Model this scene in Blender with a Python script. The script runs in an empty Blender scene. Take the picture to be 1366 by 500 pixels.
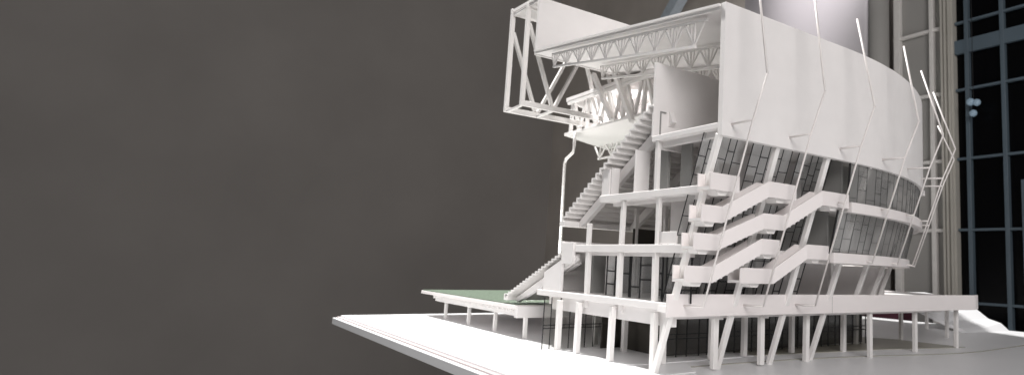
import bpy, math, random
from mathutils import Vector, Matrix
random.seed(7)
S = 0.01                      # everything below is written in centimetres
COL = bpy.context.scene.collection
# ------------------------------------------------------------------ materials
def mat(name, col, rough=0.6, noise=0.03, nscale=60, bump=0.0, bscale=400, spec=0.5):
    m = bpy.data.materials.new(name); m.use_nodes = True
    nt = m.node_tree; b = nt.nodes['Principled BSDF']
    b.inputs['Roughness'].default_value = rough
    b.inputs['Specular IOR Level'].default_value = spec
    tc = nt.nodes.new('ShaderNodeTexCoord')
    n = nt.nodes.new('ShaderNodeTexNoise'); n.inputs['Scale'].default_value = nscale; n.inputs['Detail'].default_value = 5
    nt.links.new(tc.outputs['Object'], n.inputs['Vector'])
    r = nt.nodes.new('ShaderNodeValToRGB')
    r.color_ramp.elements[0].position = 0.3; r.color_ramp.elements[1].position = 0.7
    r.color_ramp.elements[0].color = (*[max(0, c*(1-noise)) for c in col], 1)
    r.color_ramp.elements[1].color = (*[min(1, c*(1+noise)) for c in col], 1)
    nt.links.new(n.outputs['Fac'], r.inputs['Fac']); nt.links.new(r.outputs['Color'], b.inputs['Base Color'])
    if bump:
        n2 = nt.nodes.new('ShaderNodeTexNoise'); n2.inputs['Scale'].default_value = bscale; n2.inputs['Detail'].default_value = 4
        nt.links.new(tc.outputs['Object'], n2.inputs['Vector'])
        bp = nt.nodes.new('ShaderNodeBump'); bp.inputs['Strength'].default_value = bump; bp.inputs['Distance'].default_value = 0.001
        nt.links.new(n2.outputs['Fac'], bp.inputs['Height']); nt.links.new(bp.outputs['Normal'], b.inputs['Normal'])
    return m
CARD = mat('white_card', (.80, .775, .765), .62, .025, 30, .25, 900)
CARD2 = mat('white_styrene', (.82, .80, .785), .45, .02, 45)
PINK = mat('warm_card', (.82, .775, .765), .55, .02, 20, .2, 900)
GREYC = mat('grey_card', (.30, .30, .29), .7, .05, 25)
SHADEC = mat('shade_card', (.04, .035, .028), .7, .3, 12)  # shade put into the colour: walls in this card darken the interior
ROD = mat('white_wire', (.80, .76, .74), .4, .03, 80)
BOARD = mat('white_board', (.86, .86, .87), .38, .03, 6, .15, 300)
FELT = mat('green_felt', (.14, .175, .135), .95, .3, 260, .8, 1500, .1)
BLACK = mat('black_line', (.012, .012, .013), .5, .1)
def glass(name, tint, gloss=.12, rough=.08, trans=.8, body=(.35, .35, .34)):
    m = bpy.data.materials.new(name); m.use_nodes = True; nt = m.node_tree
    for n in list(nt.nodes): nt.nodes.remove(n)
    out = nt.nodes.new('ShaderNodeOutputMaterial')
    t = nt.nodes.new('ShaderNodeBsdfTransparent'); t.inputs['Color'].default_value = (*tint, 1)
    d = nt.nodes.new('ShaderNodeBsdfDiffuse'); d.inputs['Color'].default_value = (*body, 1)
    g = nt.nodes.new('ShaderNodeBsdfGlossy'); g.inputs['Roughness'].default_value = rough; g.inputs['Color'].default_value = (.9, .9, .9, 1)
    tc = nt.nodes.new('ShaderNodeTexCoord'); n = nt.nodes.new('ShaderNodeTexNoise'); n.inputs['Scale'].default_value = 25
    nt.links.new(tc.outputs['Object'], n.inputs['Vector'])
    mr = nt.nodes.new('ShaderNodeMapRange'); mr.inputs['To Min'].default_value = max(0, 1-trans-.08); mr.inputs['To Max'].default_value = 1-trans+.08
    nt.links.new(n.outputs['Fac'], mr.inputs['Value'])
    m1 = nt.nodes.new('ShaderNodeMixShader'); nt.links.new(mr.outputs['Result'], m1.inputs['Fac'])
    nt.links.new(t.outputs[0], m1.inputs[1]); nt.links.new(d.outputs[0], m1.inputs[2])
    m2 = nt.nodes.new('ShaderNodeMixShader'); m2.inputs['Fac'].default_value = gloss
    nt.links.new(m1.outputs[0], m2.inputs[1]); nt.links.new(g.outputs[0], m2.inputs[2])
    nt.links.new(m2.outputs[0], out.inputs['Surface'])
    return m
ACET = glass('clear_acetate', (.86, .87, .87), .10, .12, .74, (.55, .545, .54))
CLEAR = glass('thin_clear_acetate', (.84, .84, .82), .05, .1, .93, (.3, .29, .27))
ACETG = glass('smoked_acetate', (.70, .70, .69), .10, .15, .60, (.46, .455, .445))
# ------------------------------------------------------------------ mesh builder
class MB:
    def __init__(s): s.v = []; s.f = []
    def add(s, vs, fs):
        o = len(s.v); s.v += [tuple(x) for x in vs]; s.f += [tuple(i+o for i in q) for q in fs]; return s
    def hexa(s, a):           # 8 corners: bottom 4 ccw, top 4 ccw
        return s.add(a, [(3,2,1,0),(4,5,6,7),(0,1,5,4),(1,2,6,5),(2,3,7,6),(3,0,4,7)])
    def box(s, x0, x1, y0, y1, z0, z1):
        return s.hexa([(x0,y0,z0),(x1,y0,z0),(x1,y1,z0),(x0,y1,z0),(x0,y0,z1),(x1,y0,z1),(x1,y1,z1),(x0,y1,z1)])
    def beam(s, p, q, w, h, up=(0,0,1)):   # rectangular bar from p to q
        p, q = Vector(p), Vector(q); d = (q-p).normalized(); u = Vector(up)
        if abs(d.dot(u)) > .99: u = Vector((1,0,0))
        a = d.cross(u).normalized()*(w/2); b = a.cross(d).normalized()*(h/2)
        return s.hexa([p-a-b, p+a-b, p+a+b, p-a+b, q-a-b, q+a-b, q+a+b, q-a+b])
    def tube(s, pts, r, n=8):
        pts = [Vector(p) for p in pts]; rings = []
        for i, p in enumerate(pts):
            if i == 0: d = pts[1]-p
            elif i == len(pts)-1: d = p-pts[i-1]
            else: d = (pts[i+1]-p).normalized()+(p-pts[i-1]).normalized()
            d.normalize(); u = Vector((0,0,1)) if abs(d.z) < .9 else Vector((1,0,0))
            a = d.cross(u).normalized(); b = d.cross(a).normalized()
            rings.append([p+a*r*math.cos(t*2*math.pi/n)+b*r*math.sin(t*2*math.pi/n) for t in range(n)])
        vs = [v for rg in rings for v in rg]; fs = []
        for i in range(len(rings)-1):
            for k in range(n):
                fs.append((i*n+k, i*n+(k+1)%n, (i+1)*n+(k+1)%n, (i+1)*n+k))
        fs.append(tuple(range(n))[::-1]); fs.append(tuple(range((len(rings)-1)*n, len(rings)*n)))
        return s.add(vs, fs)
    def prism(s, poly, vec):  # closed planar polygon pushed along vec
        n = len(poly); poly = [Vector(p) for p in poly]; v = Vector(vec)
        fs = [tuple(range(n))[::-1], tuple(range(n, 2*n))]+[(i, (i+1)%n, n+(i+1)%n, n+i) for i in range(n)]
        return s.add(poly+[p+v for p in poly], fs)
    def ribbon(s, lo, hi, off):  # wall: lower polyline, upper polyline, per-point thickness vector
        n = len(lo); L = [Vector(p) for p in lo]; H = [Vector(p) for p in hi]; O = [Vector(o) for o in off]
        vs = L+H+[L[i]+O[i] for i in range(n)]+[H[i]+O[i] for i in range(n)]; fs = []
        for i in range(n-1):
            fs += [(i, i+1, n+i+1, n+i), (2*n+i+1, 2*n+i, 3*n+i, 3*n+i+1), (n+i, n+i+1, 3*n+i+1, 3*n+i), (i+1, i, 2*n+i, 2*n+i+1)]
        fs += [(0, n, 3*n, 2*n), (n-1, 2*n-1+2*n-n+n, 4*n-1, 2*n-1)] if False else [(0, n, 3*n, 2*n), (2*n-1, n-1, 3*n-1, 4*n-1)]
        return s.add(vs, fs)
    def build(s, name, m, parent=None, bevel=0.0, smooth=False):
        me = bpy.data.meshes.new(name)
        me.from_pydata([(x*S, y*S, z*S) for x, y, z in s.v], [], s.f); me.validate()
        import bmesh
        bm = bmesh.new(); bm.from_mesh(me); bmesh.ops.recalc_face_normals(bm, faces=bm.faces); bm.to_mesh(me); bm.free()
        me.materials.append(m)
        if smooth:
            for p in me.polygons: p.use_smooth = True
        o = bpy.data.objects.new(name, me); COL.objects.link(o)
        if parent: o.parent = parent
        if bevel:
            md = o.modifiers.new('edge', 'BEVEL'); md.width = bevel*S; md.segments = 1; md.limit_method = 'ANGLE'; md.angle_limit = math.radians(50)
        return o
def tag(o, label=None, cat=None, group=None, kind=None):
    for k, v in (('label', label), ('category', cat), ('group', group), ('kind', kind)):
        if v: o[k] = v
    return o
def empty(name, label, cat, loc=(0,0,0)):
    o = bpy.data.objects.new(name, None); COL.objects.link(o); o.location = tuple(c*S for c in loc); o.empty_display_size = .02
    return tag(o, label, cat)
def part(name, m, parent, **k):   # decorator-free helper: returns a fresh builder bound to a name
    b = MB(); b.fin = lambda: b.build(name, m, parent, **k); return b
def jit(a): return random.uniform(-a, a)
# ------------------------------------------------------------------ plan curve of the bowl's outer face
R0, X0 = 65.0, 22.0
def cur(s, d=0.0):            # s along the facade, d outward offset -> x, y
    if s <= X0: return (s, -d)
    t = (s-X0)/R0; r = R0+d
    return (X0+r*math.sin(t), R0-r*math.cos(t))
def nrm(s):
    t = max(0, (s-X0)/R0); return (math.sin(t), -math.cos(t))
def c3(s, d, z): x, y = cur(s, d); return (x, y, z)
SEND = 118.0
def arange(a, b, n): return [a+(b-a)*i/n for i in range(n+1)]

# ================================================================== BASE BOARD
board = empty('base_board', 'thick glossy white base board that carries the stadium model', 'base board', (50, 33, -1.7))
b = MB(); b.box(-66, 66, -118, 63, 0.0, 1.25); core = b.build('board_core', BOARD, board, bevel=.06)
b = MB(); b.box(-64.6, 65.9, -117, 62.7, 1.253, 1.70); b.build('board_top', BOARD, board, bevel=.05)
b = MB(); b.box(-65.35, -64.62, -117, 62.7, 1.253, 1.45); b.build('step_shade_strip', mat('step_shade', (.50, .44, .44), .8, .05), board)  # warm grey strip painted in for the shaded step of the board edge
# thin paving sheets laid round the feet of the building
pv = MB()
pv.prism([(-4.3, 27.5, 0.004+0), (-2.2, 17.5, .004), (4, 16.0, .004), (22, 16, .004), (22, 31.5, .004), (-1, 31.5, .004)], (0,0,.14))
pv.prism([(-2.6, 15.9, .004), (-1.6, 8.6, .004), (5, 8.8, .004), (9, 15.4, .004), (2, 15.4, .004)], (0,0,.14))
tag(pv.build('paving_sheet', BOARD, None, bevel=.02), 'thin white card paving laid on the base board beneath the columns', 'paving')
# curved pale line of the path in front, and the dark sheet added for shade beyond it
KERB = mat('kerb_card', (.34, .33, .29), .8, .1, 30)
def kerb(path, label):
    k = MB(); k.ribbon([(x, y, .003) for x, y in path], [(x, y, .11) for x, y in path], [(0, .28, 0)]*len(path))
    tag(k.build('kerb_line', KERB, None), label, 'kerb', 'kerb strips on the base board')
kerb([(3, 12.2), (14, 12.0), (26, 11.0), (34, 9.6), (42, 7.9), (50, 5.6), (57, 4.2), (64, 3.8), (74, 4.4), (84, 5.2), (100, 5.6), (115.5, 5.2)], 'longer front kerb strip that curves across the base board past the column feet to the right')
kerb([(12, 17.9), (24, 16.2), (36, 14.6), (50, 12.6), (60, 10.0), (67, 8.4)], 'shorter inner kerb strip on the base board, running under the deck between the posts')

fl = MB(); fp = [(9.6, 17.9), (24, 16.5), (36, 14.9), (50, 12.9), (60, 10.4), (67, 8.8), (66, 22), (60, 30.8), (9.6, 30.8)]  # olive sheet inside the kerb, made dark to deepen the undercroft shade
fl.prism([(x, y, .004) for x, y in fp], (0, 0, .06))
tag(fl.build('shade_floor_sheet', mat('olive_sheet', (.30, .285, .24), .35, .08, 8), None), 'thin olive grey sheet on the base board, its dark tone put in to deepen the shade under the model', 'floor sheet')

# ================================================================== STADIUM MODEL
M = empty('stadium_model', 'white sectional stadium model with roof trusses, raked seating, curved glazed facade and zigzag stairs', 'architectural model', (30, 20, 0))
M.location = (0, 0, 0)
def P(b, name, m=CARD, parent=M, **k):
    return b.build(name, m, parent, **k)

# ---- outer facade wall (tall blank drum)
ss = arange(0, X0, 4)+arange(X0, SEND, 48)[1:]
b = MB(); b.ribbon([c3(s, 0, 26.35) for s in ss], [c3(s, 0, 41.35) for s in ss], [(-nrm(s)[0]*.75, -nrm(s)[1]*.75, 0) for s in ss])
fw = P(b, 'facade_wall', CARD, bevel=.04)
fw['label'] = 'tall blank curved white wall of the bowl'
# ---- roof sheet, sloping up towards the pitch
def roofz(y): return 41.0+.1235*y
b = MB(); top = []; ys = [.8, 12, 24, 36, 46.6]
lo, hi = [], []
xs = [0, 10, 20, 30, 40, 50, 60, 68, 74]
def facey(x):
    if x <= X0: return 0.0
    q = (x-X0)/R0; return R0-R0*math.sqrt(max(0, 1-q*q))
vs, fs = [], []
for x in xs:
    y0 = facey(x)+.78
    for k in range(5):
        y = y0+(46.6-y0)*k/4
        vs.append((x, y, roofz(y)-.42))
n0 = len(vs)
for v in list(vs): vs.append((v[0], v[1], v[2]+.42))
for i in range(len(xs)-1):
    for k in range(4):
        a = i*5+k; fs += [(a, a+1, a+6, a+5), (n0+a+5, n0+a+6, n0+a+1, n0+a)]
for k in range(4):
    fs += [(k+1, k, n0+k, n0+k+1)]; e = (len(xs)-1)*5+k; fs += [(e, e+1, n0+e+1, n0+e)]
for i in range(len(xs)-1):
    fs += [(i*5, (i+1)*5, n0+(i+1)*5, n0+i*5), ((i+1)*5+4, i*5+4, n0+i*5+4, n0+(i+1)*5+4)]
b.add(vs, fs); roof = P(b, 'roof', CARD)
b = MB(); b.beam((.02-.16, .8, roofz(.8)+.05), (.02-.16, 46.6, roofz(46.6)+.05), .3, .28); P(b, 'edge_strip', CARD2, roof)
# ---- screen wall at the roof's leading edge
b = MB(); b.box(.1, 74, 46.65, 47.15, 46.2, 56.3); P(b, 'roof_screen', CARD, bevel=.04)
b = MB(); b.box(.3, 29, 47.2, 57.0, 55.9, 56.25); P(b, 'truss_deck', CARD)

# ---- big longitudinal box truss (two frames)
def frame(Y, zb, zt, w, tmp, x1=29):
    t = bpy.data.objects.new('box_truss_frame', None); COL.objects.link(t); t.parent = M
    b = MB(); b.beam((0, Y, zb), (x1, Y, zb), w, .95); b.build('bottom_chord', CARD2, t, bevel=.05)
    b = MB(); b.beam((0, Y, zt), (x1, Y, zt), w, .9); b.build('top_chord', CARD2, t, bevel=.05)
    b = MB(); b.beam((.42, Y, zb+.48), (.42, Y, zt-.46), w, .8); b.build('end_post', CARD2, t, bevel=.05)
    x = .9; up = 0
    nodes = tmp
    for (xa, za, xb, zb_) in nodes:
        b = MB(); b.beam((xa, Y+jit(.04), za), (xb, Y, zb_), w*.95, .8, up=(0,1,0)); b.build('brace', CARD2, t, bevel=.04)
    return t
dz = []
za, zt_ = 39.0, 55.9
nod = [(.7, 53.0, 6.0, 39.3)]
x = 6.6
while x < 12:
    nod += [(x, 39.3, x+7.6, 55.4), (x+7.9, 55.4, x+13.5, 39.3), (x+14.1, 39.3, x+21.5, 55.4)]; x += 14.1
frame(51.2, 38.8, 56.0, .55, nod)
frame(57.6, 38.7, 56.9, .55, nod)
for i, x in enumerate([.5, 6.3, 20.4, 28.5]):
    b = MB(); b.beam((x, 51.7, 38.45), (x, 57.1, 38.35), .45, .35); P(b, 'cross_tie', CARD2)
b = MB(); b.beam((.45, 47.2, 56.6), (.45, 57.2, 56.9), .5, .5); P(b, 'cross_tie', CARD2)

# ---- secondary roof trusses (hung under the roof sheet, one behind the other)
def roof_truss(X, y0=3.6, y1=41.4, yb0=5.9, yb1=40.6):
    t = bpy.data.objects.new('roof_truss', None); COL.objects.link(t); t.parent = M
    def zt(y): return roofz(y)-1.0
    def zb(y): return 36.75+.152*y
    b = MB(); b.beam((X, y0, zt(y0)), (X, y1, zt(y1)), .26, .3); b.build('top_chord', CARD2, t)
    b = MB(); b.beam((X, yb0-.3, zb(yb0)), (X, yb1+.2, zb(yb1)), .34, .32); b.build('bottom_chord', CARD2, t)
    b = MB(); n = 10; st = (yb1-yb0)/(n-1)
    for k in range(n):
        y = yb0+st*k+(jit(.12) if k not in (0, n-1) else 0)
        b.beam((X, y, zb(y)+.2), (X, y+jit(.08), zt(y)-.18), .2, .22)
        b.beam((X+.02, y, zb(y)+.2), (X+.02, y-st*.46, zt(y-st*.46)-.18), .19, .2)
        if k < n-1: b.beam((X-.02, y, zb(y)+.2), (X-.02, y+st*.46, zt(y+st*.46)-.18), .19, .2)
    for k in range(n):
        y = yb0+st*k
        for sg in (-1, 1):
            if 0 <= k+sg*.5 <= n-1+.5: b.beam((X+.05*sg, y+sg*.25, zb(y)+.2), (X+.05*sg, y+sg*st*.24, zt(y+sg*st*.24)-.18), .14, .15)
    b.build('bracing', CARD2, t)
for X in (.55, 9.6, 18.6, 27.6, 36.6): roof_truss(X, y1=41.4)

# ---- floor slabs: level, x range, y range; section edge is at x = 0
def slab(z0, z1, x1, y0, y1, thin=0, inset_d=None):
    b = MB(); n = []
    if inset_d is None:
        b.box(0, x1, y0, y1, z0, z1)
    else:
        xs_ = arange(0, 22, 2)+arange(22, 66, 12)[1:]
        poly = [(0, y0, z0)]
        for s in arange(2, 96, 60):
            x, y = cur(s, -inset_d)
            if s < X0: y = max(y0, y)
            if y > y1-1: break
            poly.append((x, max(y, y0), z0))
        poly += [(poly[-1][0]+1.0, y1, z0), (0, y1, z0)]
        b.prism(poly, (0, 0, z1-z0))
    return P(b, 'floor_slab', CARD, bevel=.05)
slab(27.2, 27.85, 74, .76, 12.7, inset_d=.9)          # box level
slab(20.35, 21.2, 74, 3.4, 24.0, inset_d=1.8)
slab(13.75, 14.7, 74, 5.8, 29.6, inset_d=3.6)
b = MB(); b.box(-.2, 66, 7.3, 39.9, 7.25, 8.05); P(b, 'floor_slab', CARD, bevel=.05)
# downstand edge beams under the slabs
for (y0, y1, z0, z1, x) in ((1.2, 12.3, 26.55, 27.2, .9), (8.5, 37.0, 5.35, 7.25, .9), (8.5, 36, 6.05, 7.25, 8.2), (8.5, 36, 6.05, 7.25, 16.2), (4.2, 23, 19.9, 20.35, 1.6), (6.5, 28, 13.3, 13.75, 1.6)):
    b = MB(); b.box(x, x+.7, y0, y1, z0, z1); P(b, 'floor_beam', CARD)
for (x0, x1, y, z0, z1) in ((.5, 60, 9.2, 6.2, 7.25), (.5, 60, 18.6, 6.2, 7.25), (.5, 60, 27.3, 6.2, 7.25), (.5, 60, 36.8, 6.1, 7.25), (.4, 60, 12.0, 26.3, 27.2)):
    b = MB(); b.box(x0, x1, y-.35, y+.35, z0, z1); P(b, 'floor_beam', CARD)

# ---- columns
def column(x, y, z0, z1, w=1.0):
    w *= .68; b = MB(); b.beam((x+jit(.05), y+jit(.05), z0), (x+jit(.06), y+jit(.06), z1), w, w, up=(0, 1, 0)); return P(b, 'column', CARD2, bevel=.05)
for (x, y) in ((.3, 11.0), (.3, 19.9), (.1, 27.8), (-.4, 32.3), (4.9, 15.2), (7.0, 26.7), (13.0, 24.1), (13.4, 15.5), (20, 16), (22, 25.5), (30.4, 25.6), (38.7, 24.5), (30.5, 16.5), (52, 21), (40.0, 14.2), (8.2, 9.2), (16.3, 9.2), (25.4, 9.4), (24.8, 36), (8, 36)):
    column(x, y, .16 if (0 < y < 31 and x < 22) else .004, 6.9, 1.05)
for (x, y) in ((38.1, 8.0), (51.8, 20.3), (65.0, 9.0), (66.5, 20.8), (81.0, 19.5), (96.5, 33.0), (66.5, 33), (52, 9.0)):
    column(x, y, .004, 6.9, .95)
for y in (11.4, 18.9, 26.6): column(.45, y, 8.05, 13.75, .95)
for y in (11.2, 18.8, 26.8): column(.45, y, 14.7, 20.35 if y < 25 else 17.6, .85)
column(.45, 11.9, 21.2, 27.2, .8)
for x in (8.5, 16.5, 25, 34):
    for y in (12, 20, 27):
        column(x, y, 8.05, 13.75, .9); column(x, y+.2, 14.7, 20.35, .8)
        if y < 15: column(x, y, 21.2, 27.2, .8)
# inclined facade columns, outer row leaning out from the ground to the drum
def incl(s, foot_d, s2=None, top_z=26.6, w=.7, zf=.004, dtop=-.75):
    b = MB(); b.beam(c3(s if s2 is None else s2, foot_d, zf), c3(s, dtop, top_z), w, w*.9, up=(nrm(s)[0], nrm(s)[1], 0)); return P(b, 'inclined_column', CARD2, bevel=.05)
incl(.35, -10.4, .1)
for s in (9.5, 18.8, 28.2): incl(s, -10.0, s-.1)
for s in (37.6, 46.8, 56, 65.2): incl(s, -7.4, s, zf=7.85)

# ---- glazing: sheets of acetate with drawn mullions
def glazing(name, lo, hi, cols, seed, mt=ACET, brick=True, lw=.085, rows=(.33, .66), inset=0):
    """lo/hi: functions u(0..1)->point on bottom/top edge"""
    rnd = random.Random(seed)
    n = 24; b = MB()
    pts_lo = [Vector(lo(i/n)) for i in range(n+1)]; pts_hi = [Vector(hi(i/n)) for i in range(n+1)]
    vs = pts_lo+pts_hi; b.add(vs, [(i, i+1, n+1+i+1, n+1+i) for i in range(n)])
    g = b.build(name, mt, M, smooth=False)
    mb = MB()
    def at(u, v): return Vector(lo(u)).lerp(Vector(hi(u)), v)
    def line(u0, v0, u1, v1, w):
        k = max(1, int(abs(u1-u0)*24)+0)
        for i in range(k):
            a = at(u0+(u1-u0)*i/k, v0+(v1-v0)*i/k); c = at(u0+(u1-u0)*(i+1)/k, v0+(v1-v0)*(i+1)/k)
            mb.beam(a, c, w, w)
    us = [i/cols for i in range(cols+1)]
    for i, u in enumerate(us):
        if 0 < i < cols: u = us[i] = u+rnd.uniform(-.2, .2)/cols
        line(u, 0, u, 1, lw)
    for i in range(cols):
        for r in rows:
            if brick:
                v = r+(.10 if i % 2 else -.10)+rnd.uniform(-.04, .04)
                if rnd.random() < .9: line(us[i], v, us[i+1], v+rnd.uniform(-.01, .01), lw)
            else: line(us[i], r, us[i+1], r, lw)
    mb.build('mullions', BLACK, g)
    return g
def gp(s, d, z): return c3(s, d, z)
def rec(z): return 3.5+.36*(27.2-z)     # recessed inclined glass plane behind the stairs
def seg(x0, x1, z0, z1, cols, seed, **k):
    return glazing('glazing', lambda u: (x0+(x1-x0)*u, rec(z0), z0), lambda u: (x0+(x1-x0)*u, rec(z1), z1), cols, seed, **k)
seg(.5, 7.2, 21.2, 27.2, 5, 1); seg(8.4, 15.4, 21.2, 27.2, 5, 2); seg(16.7, 23.2, 21.2, 27.2, 5, 3)
seg(.5, 7.2, 14.7, 20.35, 5, 4); seg(8.4, 15.4, 14.7, 20.35, 5, 5); seg(16.7, 22.7, 14.7, 20.35, 4, 6)
seg(.8, 12, 8.05, 13.75, 7, 7, lw=.12); seg(12.2, 24, 8.05, 13.75, 7, 8, lw=.12)
glazing('curved_glazing', lambda u: gp(23.2+70*u, -.9, 21.0), lambda u: gp(23.2+70*u, -.5, 26.6), 34, 11, mt=ACETG, lw=.05, rows=(.25, .62))
glazing('curved_glazing', lambda u: gp(22.2+70*u, -3.0, 14.5), lambda u: gp(22.2+70*u, -1.6, 20.2), 34, 12, mt=ACETG, lw=.05, rows=(.25, .68))
# dark closing strip at the start of each curved sheet
for (s, d0, z0, d1, z1) in ((23.1, -.85, 21.0, -.45, 26.3), (22.1, -2.9, 14.6, -1.6, 20.2)):
    b = MB(); b.beam(gp(s, d0, z0), gp(s, d1, z1), .2, .2); P(b, 'glazing_edge', BLACK)
# curved slab-edge bands
def band(s0, s1, z0, z1, d, th=.7, name='edge_band'):
    q = arange(s0, s1, 40); b = MB()
    b.ribbon([c3(s, d, z0) for s in q], [c3(s, d, z1) for s in q], [(-nrm(s)[0]*th, -nrm(s)[1]*th, 0) for s in q]); return P(b, name, PINK, bevel=.04)
band(23.2, 96, 19.9, 21.25, -.25); band(22.3, 96, 13.4, 14.75, -2.35)
# under-side of the bands
for d, z in ((-.9, 20.0), (-3.0, 13.5)):
    q = arange(23.4, 96, 40); b = MB()
    b.ribbon([c3(s, d, z) for s in q], [c3(s, d, z+.3) for s in q], [(-nrm(s)[0]*6, -nrm(s)[1]*6, 0) for s in q]); P(b, 'floor_slab', CARD)
# inner drum walls behind the curved glass
for (z0, z1, d, m) in ((21.3, 27.0, -4.8, GREYC), (14.8, 20.2, -6.8, GREYC)):
    q = arange(25, 92, 36); b = MB()
    b.ribbon([c3(s, d, z0) for s in q], [c3(s, d, z1) for s in q], [(-nrm(s)[0]*.3, -nrm(s)[1]*.3, 0) for s in q]); P(b, 'partition', m)

# ---- interior partitions
def wall(x0, x1, y0, y1, z0, z1, m=CARD, name='partition'):
    b = MB(); b.box(x0, x1, y0, y1, z0, z1); return P(b, name, m, bevel=.03)
pw = wall(.12, 30, 12.7, 13.0, 27.85, 37.3)                                 # box-level back wall
b = MB(); b.box(1.1, 1.25, 12.55, 12.69, 28.0, 31.2); b.box(1.25, 2.0, 12.55, 12.69, 31.05, 31.2); b.build('door_frame', GREYC, pw)
wall(.15, 2.4, 16.1, 16.35, 21.2, 26.6)
wall(.2, .45, 22.1, 23.9, 21.2, 24.7)
wall(.45, 1.7, 21.9, 22.1, 21.2, 24.9)
wall(3.0, 3.3, 8.6, 10.6, 21.2, 27.1, GREYC); wall(5.0, 5.3, 6.0, 8.6, 21.2, 27.1, CARD)
wall(5.5, 24, 9.4, 9.7, 21.2, 27.1, CARD); wall(24, 24.3, 2.5, 12, 21.2, 27.1, GREYC); wall(23, 23.3, 4, 14, 14.7, 20.3, GREYC); wall(2.6, 3.0, 12.6, 15.6, 21.2, 27.1, GREYC)  # grey cross wall on the lower level is added to block a bright spot
wall(4.0, 20, 13.2, 13.5, 14.7, 20.3, CARD)                                  # big grey wall under level three
wall(4.0, 4.3, 8.2, 13.2, 14.7, 20.3, CARD); wall(.35, .6, 7.6, 11.0, 14.75, 16.2, CARD)
wall(9, 22, 19.6, 20.0, 14.7, 20.3, GREYC)
wall(2.6, 2.9, 23.2, 25.6, 8.05, 13.7, CARD); wall(9.5, 40, 22.5, 22.9, 8.05, 13.7, SHADEC); wall(3.2, 16, 30.0, 30.3, 8.05, 13.7, GREYC)  # the dark wall stands in for the unlit depth of level one
wall(5.6, 5.9, 12.5, 17.0, 8.05, 13.7, GREYC)
wall(8, 50, 27.0, 27.3, 14.7, 17.4, SHADEC)  # dark wall put in for the shade below the upper tier
wall(26, 60, 20, 20.4, 8.05, 13.4, CARD)
# drawn glass screens inside level one
for (x, y0, y1, c, sd) in ((2.0, 12.0, 18.6, 3, 21), (2.2, 19.2, 24.6, 3, 22), (2.0, 6.6, 11.2, 3, 23)):
    glazing('interior_glazing', (lambda u, x=x, y0=y0, y1=y1: (x, y0+(y1-y0)*u, 8.1)), (lambda u, x=x, y0=y0, y1=y1: (x, y0+(y1-y0)*u, 13.6)), c, sd, lw=.16)
# ground-floor glass screen with black posts and a double rail
glazing('ground_glazing', lambda u: (-1.9+34*u, 34.0, .01), lambda u: (-1.9+34*u, 34.0, 7.2), 24, 31, mt=CLEAR, brick=False, lw=.11, rows=(.40, .46))
glazing('ground_glazing', lambda u: (7+46*u, 19.2, .16), lambda u: (7+46*u, 19.2, 6.2), 26, 32, mt=CLEAR, brick=False, lw=.13, rows=(.4, .5))
wall(9, 54, 20.6, 20.9, .16, 6.2, SHADEC)  # dark backing added behind the glass to deepen the undercroft shade
wall(6, 60, 31.0, 31.3, .01, 6.2, SHADEC); wall(9, 9.3, 20.9, 31.0, .01, 6.2, SHADEC)  # more added dark backing, also blocks the bright ground behind

# ---- raked seating tiers with their raker beams
def tier(ya, za, yb, zb, n, x1, rx, depth, foot, name='seating_tier'):
    """stepped folded sheet from low front (ya, za) up to back (yb, zb); y falls as z rises"""
    dy = (yb-ya)/n; dz_ = (zb-za)/n; th = .22
    prof = []
    for k in range(n):
        prof += [(ya+dy*k, za+dz_*k), (ya+dy*k, za+dz_*(k+1))]
    prof += [(yb, zb)]
    low = [(y-.0+(-th if i % 2 == 1 or True else 0), z-th*1.0) for i, (y, z) in enumerate(prof)]
    b = MB(); n_ = len(prof)
    vs = [(0, y, z) for y, z in prof]+[(0, y, z) for y, z in low]
    vs2 = [(x1, y, z) for _, y, z in vs]
    fs = []
    N = len(vs)
    for i in range(n_-1):
        fs += [(i, i+1, N+i+1, N+i), (n_+i+1, n_+i, N+n_+i, N+n_+i+1), (i+1, i, n_+i, n_+i+1), (N+i, N+i+1, N+n_+i+1, N+n_+i)]
    fs += [(0, N, N+n_, n_), (n_-1, 2*n_-1, N+2*n_-1, N+n_-1)]
    b.add(vs+vs2, fs); t = P(b, name, CARD2)
    for x in rx:
        b = MB(); o = depth
        b.prism([(x, ya-.1, za-.35), (x, yb-.3, zb-.45), (x, yb-.3-o*.5, zb-.45-o), (x, ya-o*.9, za-.35-o*.35)], (.7, 0, 0))
        b.build('raker_beam', CARD, t, bevel=.04)
    return t
ut = tier(34.0, 18.2, 12.9, 31.9, 22, 17.5, (2.5, 11.6), 1.5, 0)
b = MB(); b.box(0, 17.5, 33.2, 34.5, 17.35, 18.15); P(b, 'tier_edge_beam', CARD2, bevel=.05)
lt = tier(51.4, 6.3, 32.4, 13.9, 19, 40, (1.6, 9.5), 1.35, 0)
b = MB(); b.box(-.15, .35, 30.0, 33.2, 12.0, 15.0); P(b, 'side_panel', CARD, bevel=.04)
b = MB(); b.box(-.1, 15, 33.2, 33.6, 13.8, 15.2); P(b, 'side_panel', CARD, bevel=.04)
b = MB(); b.prism([(.0, 33.0, 8.05), (.0, 38.4, 8.05), (.0, 38.4, 10.6), (.0, 33.0, 12.7)], (.3, 0, 0)); P(b, 'side_panel', CARD)
b = MB(); b.box(.3, 12, 38.1, 38.4, 8.05, 10.4); P(b, 'side_panel', CARD)
b = MB(); b.beam((.6, 29.8, 12.9), (.6, 38.0, 9.4), .5, .55); P(b, 'side_panel', CARD2)
b = MB(); b.box(0, 15.5, 50.6, 51.9, 5.75, 6.75); P(b, 'tier_edge_beam', CARD2, bevel=.05)

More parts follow.
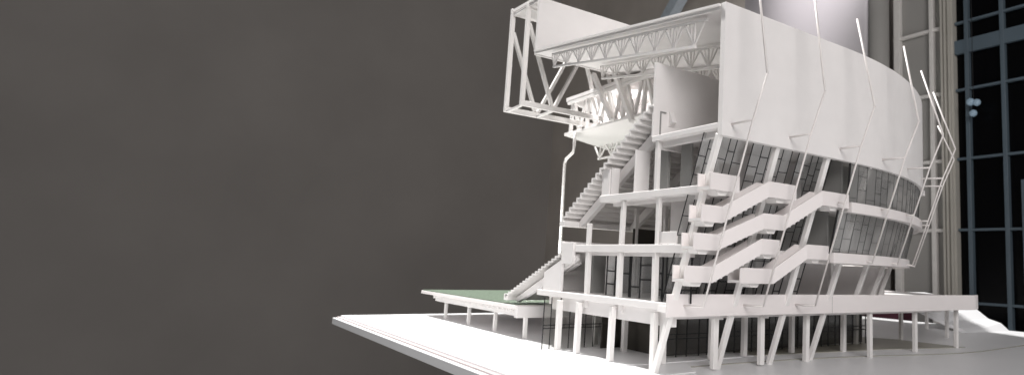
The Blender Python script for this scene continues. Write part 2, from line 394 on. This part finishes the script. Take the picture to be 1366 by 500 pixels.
# ---- pitch platform
pp = MB(); pp.box(0, 60, 47.6, 93.3, 4.55, 5.15); plat = P(pp, 'pitch_platform', PINK, bevel=.04)
b = MB(); b.box(.18, 59.8, 47.8, 93.1, 5.153, 5.30); b.build('grass', FELT, plat)
b = MB(); b.box(.95, 1.5, 48.4, 87, 3.35, 4.5); b.build('joist_beam', CARD2, plat, bevel=.04)
b = MB()
for k in range(34): b.box(.3, .94, 49+k*1.12, 49.45+k*1.12, 3.95, 4.5)
b.build('joist_ends', CARD2, plat)
b = MB(); b.box(0.2, 14, 46.9, 48.0, 3.2, 5.0); b.build('end_beam', CARD, plat)
for y in (47.2, 58.8, 70.8, 83.0):
    column(1.9, y, .004, 4.5, .85)
for y in (60, 76): column(16, y, .004, 4.5, .85)
b = MB(); b.prism([(12, 80, 1.6), (12, 88, 3.1), (12, 88, 4.5), (12, 78, 4.5)], (8, 0, 0)); b.build('stair_housing', CARD, plat)

# ---- hospitality canopy hanging behind the roof trusses: two plates and a W of struts, turned a little off the section
CT = Matrix.Rotation(math.radians(0), 4, 'Z')
cn = MB()
def pg(z): return [(16.0, 64.5, z), (30.5, 71.5, z), (33.0, 30.0, z), (16.0, 30.0, z)]
cn.prism(pg(44.3), (0, 0, .7)); can = P(cn, 'canopy_roof', CARD, bevel=.05)
can['label'] = 'upper plate of the inner viewing box'
b = MB(); b.prism(pg(37.3), (0, 0, .5)); P(b, 'canopy_floor', CARD, bevel=.05)
b = MB(); b.beam((16.3, 64, 43.9), (16.3, 31, 43.9), .5, .6); b.build('fascia', CARD2, can)
y = 63.0
while y > 32:
    b = MB(); b.beam((16.6, y, 37.8), (16.6, y-.4, 44.2), .6, .6); b.build('strut', CARD2, can)
    b = MB(); b.beam((16.6, y-.8, 44.2), (16.6, y-3.4, 37.8), .6, .6); b.build('strut', CARD2, can)
    b = MB(); b.beam((16.6, y-5.6, 44.2), (16.6, y-3.6, 37.8), .5, .5); b.build('strut', CARD2, can)
    y -= 6.2
b = MB(); b.beam((15.4, 53.4, 47.6), (15.4, 46.0, 37.6), .75, .8, up=(1, 0, 0)); P(b, 'brace', CARD2)
b = MB(); b.beam((15.4, 46.0, 46.2), (15.4, 39.6, 36.4), .75, .8, up=(1, 0, 0)); P(b, 'brace', CARD2)
b = MB(); b.box(28.0, 28.3, 32, 66, 37.8, 44.3); P(b, 'partition', CARD)
# small truss under the canopy floor
b = MB()
yy = [70.5, 66.0, 61.5]
for i in range(2):
    m_ = (yy[i]+yy[i+1])/2
    b.beam((27, yy[i], 37.3), (27, m_, 34.6), .28, .3); b.beam((27, m_, 34.6), (27, yy[i+1], 37.3), .25, .3); b.beam((27, m_, 34.6), (27, m_, 37.3), .22, .25)
b.beam((27, 68.9, 34.5), (27, 62, 34.5), .35, .4); P(b, 'canopy_truss', CARD2)
# bent drainpipe-like post, standing on the pitch platform
b = MB(); b.tube([(16, 60.1, 37.4), (16, 60.1, 34.6), (16, 60.5, 33.4), (16, 63.0, 32.4), (16, 63.5, 31.4), (16, 63.0, 5.3)], .3, 10); P(b, 'bent_post', CARD2, smooth=True)

# ---- deck with parapet round the foot of the drum
b = MB(); poly = [(-1, 7.3, 7.0), (69, 7.3, 7.0), (76, 11.5, 7.0), (84, 18, 7.0), (98, 31, 7), (104, 44, 7), (104, 60, 7), (66, 60, 7), (66, 10.5, 7), (0, 10.5, 7)]
b.prism([(x, y, 7.05) for x, y, z in poly], (0, 0, .75)); deck = P(b, 'deck', CARD)
pr = [(-1.0, 7.0), (15, 7.0), (33, 7.0), (51, 7.0), (68.2, 7.0), (71.5, 8.2), (77, 12.0), (84.5, 18.0), (98.5, 31.0), (104.5, 44), (104.5, 60)]
off = [(0, .3, 0)]*5+[(-.15, .3, 0)]+[(-.25, .25, 0)]*3+[(-.3, .1, 0), (-.3, 0, 0)]
b = MB(); b.ribbon([(x, y, 6.62) for x, y in pr], [(x, y, 9.15 if x < 72 else 8.0) for x, y in pr], off); b.build('deck_parapet', PINK, deck, bevel=.03)
b = MB(); b.box(27.95, 28.0, 6.985, 7.0, 6.65, 9.12); b.build('parapet_joint', GREYC, deck)

# ---- zigzag outside stairs
OFF = -1.4
def ys(z): return (26.35-z)*.378+OFF
def stair(path, name='outside_stair', end=True):
    t = bpy.data.objects.new(name, None); COL.objects.link(t); t.parent = M
    for d, nm in ((0, 'balustrade'), (2.0, 'balustrade')):
        b = MB(); q = [(x, ys(z+.9)+d, z) for x, z in path]
        b.ribbon([(x, y, z-.1) for x, y, z in q], [(x, y, z+1.72) for x, y, z in q], [(0, .2, 0)]*len(q)); b.build(nm, PINK, t, bevel=.025)
    b = MB()
    for (xa, za), (xb, zb) in zip(path[:-1], path[1:]):
        ya, yb = ys(za+.9)+.2, ys(zb+.9)+.2
        if abs(za-zb) < .2: b.hexa([(xa, ya, za), (xb, yb, zb), (xb, yb+1.8, zb), (xa, ya+1.8, za), (xa, ya, za+.25), (xb, yb, zb+.25), (xb, yb+1.8, zb+.25), (xa, ya+1.8, za+.25)])
        else:
            n = 9
            for i in range(n):
                x0, x1 = xa+(xb-xa)*i/n, xa+(xb-xa)*(i+1)/n; z1 = za+(zb-za)*(i+1)/n; y_ = ya+(yb-ya)*(i+.5)/n
                b.box(x0, x1-.002, y_, y_+1.8, z1-(zb-za)/n*1.0, z1+.1)
    b.build('steps', CARD2, t)
    for (xa, za), (xb, zb) in zip(path[:-1], path[1:]):
        if abs(za-zb) < .2 and xb-xa > 1.5:
            xm = (xa+xb)/2; y_ = ys(za+.9)
            b = MB(); b.prism([(xm-.9, y_+.5, za-.02), (xm+.9, y_+.5, za-.02), (xm+.55, y_+.5, za-.55), (xm-.55, y_+.5, za-.55)], (0, 1.6, 0)); b.build('bracket', CARD2, t)
    return t
stair([(-1, 20.55), (3.3, 20.55)])
stair([(-1, 17.2), (2.0, 17.2), (8.0, 20.55), (12.7, 20.55)])
stair([(-1, 14.2), (2.4, 14.2), (8.7, 17.0), (12.0, 17.0), (17.6, 20.45), (22.9, 20.45)])
stair([(-1, 10.65), (3.1, 10.65), (9.5, 14.1), (12.6, 14.1)])
stair([(7.4, 10.65), (13.0, 10.65), (17.8, 13.85), (22.1, 13.85)])

# ---- bent wire masts outside the drum
def mast(s, ztop, lower, label=None, tt=3.4, rot=0):
    t = bpy.data.objects.new('mast', None); COL.objects.link(t); t.parent = M
    n = nrm(s); x0, y0 = cur(s)
    def pt(d, z): return (x0+n[0]*d+rot*(z-27)*.0, y0+n[1]*d, z)
    pts = [pt(tt, ztop), pt(5.2, 32.4), pt(3.25, 27.75)]
    if lower == 'deck': pts += [pt(-3.7, 7.95)]
    else: pts += [pt(-1.55, 13.6)]
    b = MB(); b.tube(pts[:2], .135, 8); b.build('upper_rod', ROD, t, smooth=True)
    b = MB(); b.tube(pts[1:], .115, 8); b.build('lower_rod', ROD, t, smooth=True)
    b = MB(); b.tube([pt(0, 27.75), pt(3.3, 27.75)], .13, 8); b.build('strut', ROD, t, smooth=True)
    b = MB()
    if lower == 'deck': b.tube([pts[-1], pt(-7.0, 7.85)], .13, 8)
    else: b.tube([pt(-1.5, 13.75), pt(-2.6, 13.9)], .13, 8)
    b.build('foot_tie', ROD, t, smooth=True)
    if 16 < s < 24 or s > 27:
        b = MB(); b.tube([pt(1.0, 20.9), pt(-.2, 20.9)], .12, 8); b.build('foot_tie', ROD, t, smooth=True)
for s, zt, lw, tt in ((1.4, 45.2, 'deck', 3.2), (10.8, 45.5, 'deck', 3.3), (20.3, 44.2, 'deck', 2.6), (30.4, 43.2, 'slab', 3.2), (39.6, 42.4, 'slab', 2.2), (50.5, 42.0, 'slab', 2.0), (60, 38.5, 'slab', 2.6)):
    mast(s, zt, lw, tt=tt)

# ================================================================== RAMP on the board beyond the deck
rp = MB()
rows = [((98, 24.0, .0), (114, 22.0, .0)), ((98, 25.6, .8), (114, 24.0, 1.7)), ((98, 29.5, 2.0), (114, 27.0, 2.5)), ((98, 35, 4.0), (114, 30.8, 5.2)), ((98, 41, 6.2), (114, 36, 7.0)), ((98, 46, 7.9), (114, 44, 7.9))]
n = len(rows); vs = []
for a, c in rows: vs += [a, c]
for k, (a, c) in enumerate(rows):
    d = .004 if k < 3 else None
    vs += [(a[0], a[1], .004 if k < 2 else a[2]-.9), (c[0], c[1], .004 if k < 3 else c[2]-.9)]
fs = []
for k in range(n-1):
    a = 2*k; o = 2*n
    fs += [(a, a+1, a+3, a+2), (o+a+2, o+a+3, o+a+1, o+a), (a+2, a, o+a) if False else (a, a+2, o+a+2, o+a), (a+3, a+1, o+a+1, o+a+3)]
fs += [(2*n-2, 2*n-1, 4*n-1, 4*n-2)]
rp.add(vs, fs)
tag(rp.build('access_ramp', BOARD, None, bevel=.08), 'sloping white ramp coming down to the board at the far right of the deck', 'ramp')

# ================================================================== BACKGROUND ROOM
WALLM = mat('wall_paint', (.345, .322, .302), .9, .06, 2.2, .2, 30, .2)
SCREEN = mat('pale_fabric', (.66, .63, .65), .95, .03, 4, 0, 30, .1)
FRAMEW = mat('pale_window_paint', (.68, .655, .63), .6, .04)
FRAMEB = mat('blue_grey_paint', (.085, .115, .14), .5, .1, 5)
PANEW = mat('curtain_cloth', (.32, .31, .295), .9, .08, 3)
PILAS = mat('pilaster_plaster', (.42, .40, .36), .85, .1, 4)
NIGHT = mat('night_pane', (.0015, .0015, .002), .25, 0, 10, 0, 10, .12)
MARO = mat('maroon_cloth', (.05, .008, .018), .9, .2, 20)
def st(b, name, m): o = b.build(name, m, None); o['kind'] = 'structure'; return o
b = MB(); b.box(-420, 162, 339, 343, -120, 260); st(b, 'back_wall', WALLM)
XW = 150
b = MB(); b.box(XW+6, XW+10, 66, 339, -120, 260); st(b, 'side_wall', mat('side_wall_paint', (.56, .51, .46), .9, .12, 3, .2, 30, .2))
# pale hanging backdrop, softly folded
b = MB(); pts = []
for i in range(25):
    u = i/24; y = 80.5+92*u; x = XW-6+2.0*math.sin(u*9)*(.3+u)+14*u*u
    pts.append((x, y))
b.ribbon([(x, y, -60) for x, y in pts], [(x, y, 215) for x, y in pts], [(1, 0, 0)]*len(pts))
tag(b.build('backdrop_cloth', SCREEN, None, smooth=True), 'pale hanging backdrop behind the curved drum, left of the white window', 'backdrop')
# round column next to it
b = MB(); b.tube([(XW-4, 79.2, -60), (XW-4, 79.2, 215)], 3.6, 24)
tag(b.build('round_pillar', PANEW, None, smooth=True), 'grey round pillar between the pale backdrop and the white window frame', 'pillar')
zr = (-18, 4.5, 26.8, 49.2, 71.6, 94, 116.5, 139)
def window(name, label, ymul, ys0, ys1, fm, pm, wid, rw):
    w = empty(name, label, 'window', (XW, (ys0+ys1)/2, -60)); w.location = (0, 0, 0)
    b = MB(); b.box(XW+1.5, XW+2.2, ys0, ys1, -60, 215); b.build('pane', pm, w)
    for y, ww in zip(ymul, wid):
        b = MB(); b.box(XW-.4, XW+1.45, y-ww/2, y+ww/2, -60, 215); b.build('mullion', fm, w, bevel=.1)
    for z in zr:
        b = MB(); b.box(XW-.1, XW+1.2, ys0, ys1, z-rw/2, z+rw/2); b.build('rail', fm, w, bevel=.1)
    return w
window('white_window', 'tall window with pale frame and grey curtained panes beside the round pillar', (74.4, 61.4), 57.8, 76, FRAMEW, PANEW, (2.4, 1.5), 1.1)
w = window('dark_window', 'tall window with blue grey frame and black night panes at the right edge', (49.3, 38.0, 26.6, 15, 3), -10, 53.3, FRAMEB, NIGHT, (1.3, 1.3, 1.5, 1.3, 1.3), .8)
b = MB(); b.box(XW-.2, XW+1.0, -10, 53.3, 83.5, 88.0); b.build('transom', FRAMEB, w)
b = MB(); b.box(XW-.9, XW+1.2, 25, 33.4, -60, 41); b.build('door_leaf', FRAMEB, w)
# pilaster between the windows
b = MB(); b.box(XW-1, XW+2, 53.35, 57.7, -60, 215)
for y in (54.4, 55.8, 57.0): b.box(XW-1.8, XW-.99, y-.35, y+.35, -60, 215)
tag(b.build('pilaster', PILAS, None), 'fluted brownish pilaster between the pale window and the dark window', 'pilaster')
# glowing balls standing in for lights reflected in the night panes
REFLECT = bpy.data.materials.new('dim_reflection'); REFLECT.use_nodes = True
nt = REFLECT.node_tree; bs = nt.nodes['Principled BSDF']; bs.inputs['Base Color'].default_value = (.2, .27, .33, 1)
bs.inputs['Emission Color'].default_value = (.45, .62, .78, 1); bs.inputs['Emission Strength'].default_value = .14
reflE = empty('reflected_lights', 'three dim blue glowing balls put in for lights reflected in the dark window', 'reflection', (XW-3, 46, 66)); reflE.location = (0, 0, 0)
for (y, z, r) in ((46.9, 66.2, 1.25), (44.9, 65.7, 1.15), (46.1, 62.5, 1.15)):
    b = MB(); b.tube([(XW-3, y-r*.95, z), (XW-3, y-r*.7, z), (XW-3, y, z), (XW-3, y+r*.7, z), (XW-3, y+r*.95, z)], r, 14)
    o = b.build('globe', REFLECT, reflE, smooth=True)
    me = o.data
    for v in me.vertices:   # round the tube into a ball
        c = Vector(((XW-3)*S, y*S, z*S)); d = Vector(v.co)-c
        t = (d.y/(r*S)); rr = math.sqrt(max(.02, 1-t*t)); d.x *= rr; d.z *= rr; v.co = c+d
b = MB(); b.tube([(XW-3, 46, 67), (XW-3, 46, 200)], .12, 6); b.build('added_cord', BLACK, reflE)  # made-up cord above the reflected lights
# maroon cloth lying low behind the board, blue beam overhead
b = MB(); b.prism([(132, 62, -8), (132, 62, 3.5), (132, 70, 4.6), (132, 86, 3.9), (132, 88, -8)], (6, 0, 0))
tag(b.build('maroon_cloth', MARO, None, bevel=.5), 'maroon cloth bundle low behind the board, seen under the deck', 'cloth')
b = MB(); b.beam((XW-10, 200, 128), (XW-10, 120, 205), 5, 6)
tag(b.build('ceiling_beam', mat('steel_blue', (.55, .62, .68), .6, .1), None), 'pale blue diagonal beam high behind the roof', 'beam')
b = MB(); b.tube([(XW-12, 132, 128), (XW-12, 132, 230)], 1.1, 10)
tag(b.build('dark_pipe', mat('dark_brown', (.04, .02, .02), .6, .1), None, smooth=True), 'thin dark brown upright pipe behind the roof edge', 'pipe')

# ================================================================== WORLD AND LAMPS
wd = bpy.data.worlds.new('World'); bpy.context.scene.world = wd; wd.use_nodes = True
wd.node_tree.nodes['Background'].inputs['Color'].default_value = (.97, .98, 1.0, 1)
wd.node_tree.nodes['Background'].inputs['Strength'].default_value = .085
def lamp(name, kind, loc, target, energy, size=.1, color=(1,1,1), spot=60, blend=.3):
    l = bpy.data.lights.new(name, kind); o = bpy.data.objects.new(name, l); COL.objects.link(o)
    loc = Vector(loc)*S; o.location = loc; d = Vector(target)*S-loc; o.rotation_euler = d.to_track_quat('-Z', 'Y').to_euler()
    l.energy = energy; l.color = color
    if kind == 'AREA': l.shape = 'DISK'; l.size = size*S
    else: l.shadow_soft_size = size*S
    if kind == 'SPOT': l.spot_size = math.radians(spot); l.spot_blend = blend
    return o
lamp('key_lamp', 'SPOT', (-35, 140, 250), (10, 30, 10), 620, 7, (1, .99, .97), 52, .35)
lamp('backdrop_lamp', 'SPOT', (112, 60, 175), (150, 122, 115), 42, 6, (1, .96, .98), 58, 1.0)
lamp('canopy_fill_lamp', 'SPOT', (22, 45, 43.2), (22, 58, 38), .6, 1, (1, .98, .97), 120, .5)  # added spot inside the canopy box, brightens its struts; no fitting there
lamp('section_lamp', 'SPOT', (-260, 60, 70), (0, 35, 28), 17, 14, (1, .985, .975), 26, .6)
lamp('underside_fill_lamp', 'AREA', (8, 66, 7), (20, 52, 38), .9, 8, (1, .98, .96))  # added up-light with no fitting, brightens the canopy underside
lamp('fill_lamp', 'AREA', (-105, -240, 145), (25, 5, 14), 57, 150, (1, .965, .955))
# ================================================================== CAMERA
cam = bpy.data.cameras.new('Camera'); co = bpy.data.objects.new('Camera', cam); COL.objects.link(co)
F, PX, PY, W, H = 870.333, 910.0, 236.0, 1366.0, 500.0
cam.sensor_width = 36; cam.lens = F/W*36; cam.shift_x = -(PX-W/2)/W; cam.shift_y = (PY-H/2)/W
Rm = ((0.7735072051331418, 0.1145936600197247, 0.6233417174314578), (-0.6326767244590452, 0.08140735475556946, 0.770125317672049), (0.03750687850100463, -0.9900712780779901, 0.13546991691931556))
mt = Matrix(((Rm[0][0], -Rm[0][1], -Rm[0][2], -46.415*S), (Rm[1][0], -Rm[1][1], -Rm[1][2], -50.845*S), (Rm[2][0], -Rm[2][1], -Rm[2][2], 12.245*S), (0, 0, 0, 1)))
co.matrix_world = mt; cam.clip_start = .01; cam.clip_end = 50
cam.dof.use_dof = True; cam.dof.focus_distance = .80; cam.dof.aperture_fstop = 9
sc = bpy.context.scene; sc.camera = co
sc.view_settings.view_transform = 'Standard'; sc.view_settings.look = 'None'; sc.view_settings.exposure = 0; sc.view_settings.gamma = 1
sc.cycles.max_bounces = 10; sc.cycles.diffuse_bounces = 5; sc.cycles.transparent_max_bounces = 16; sc.cycles.use_denoising = True
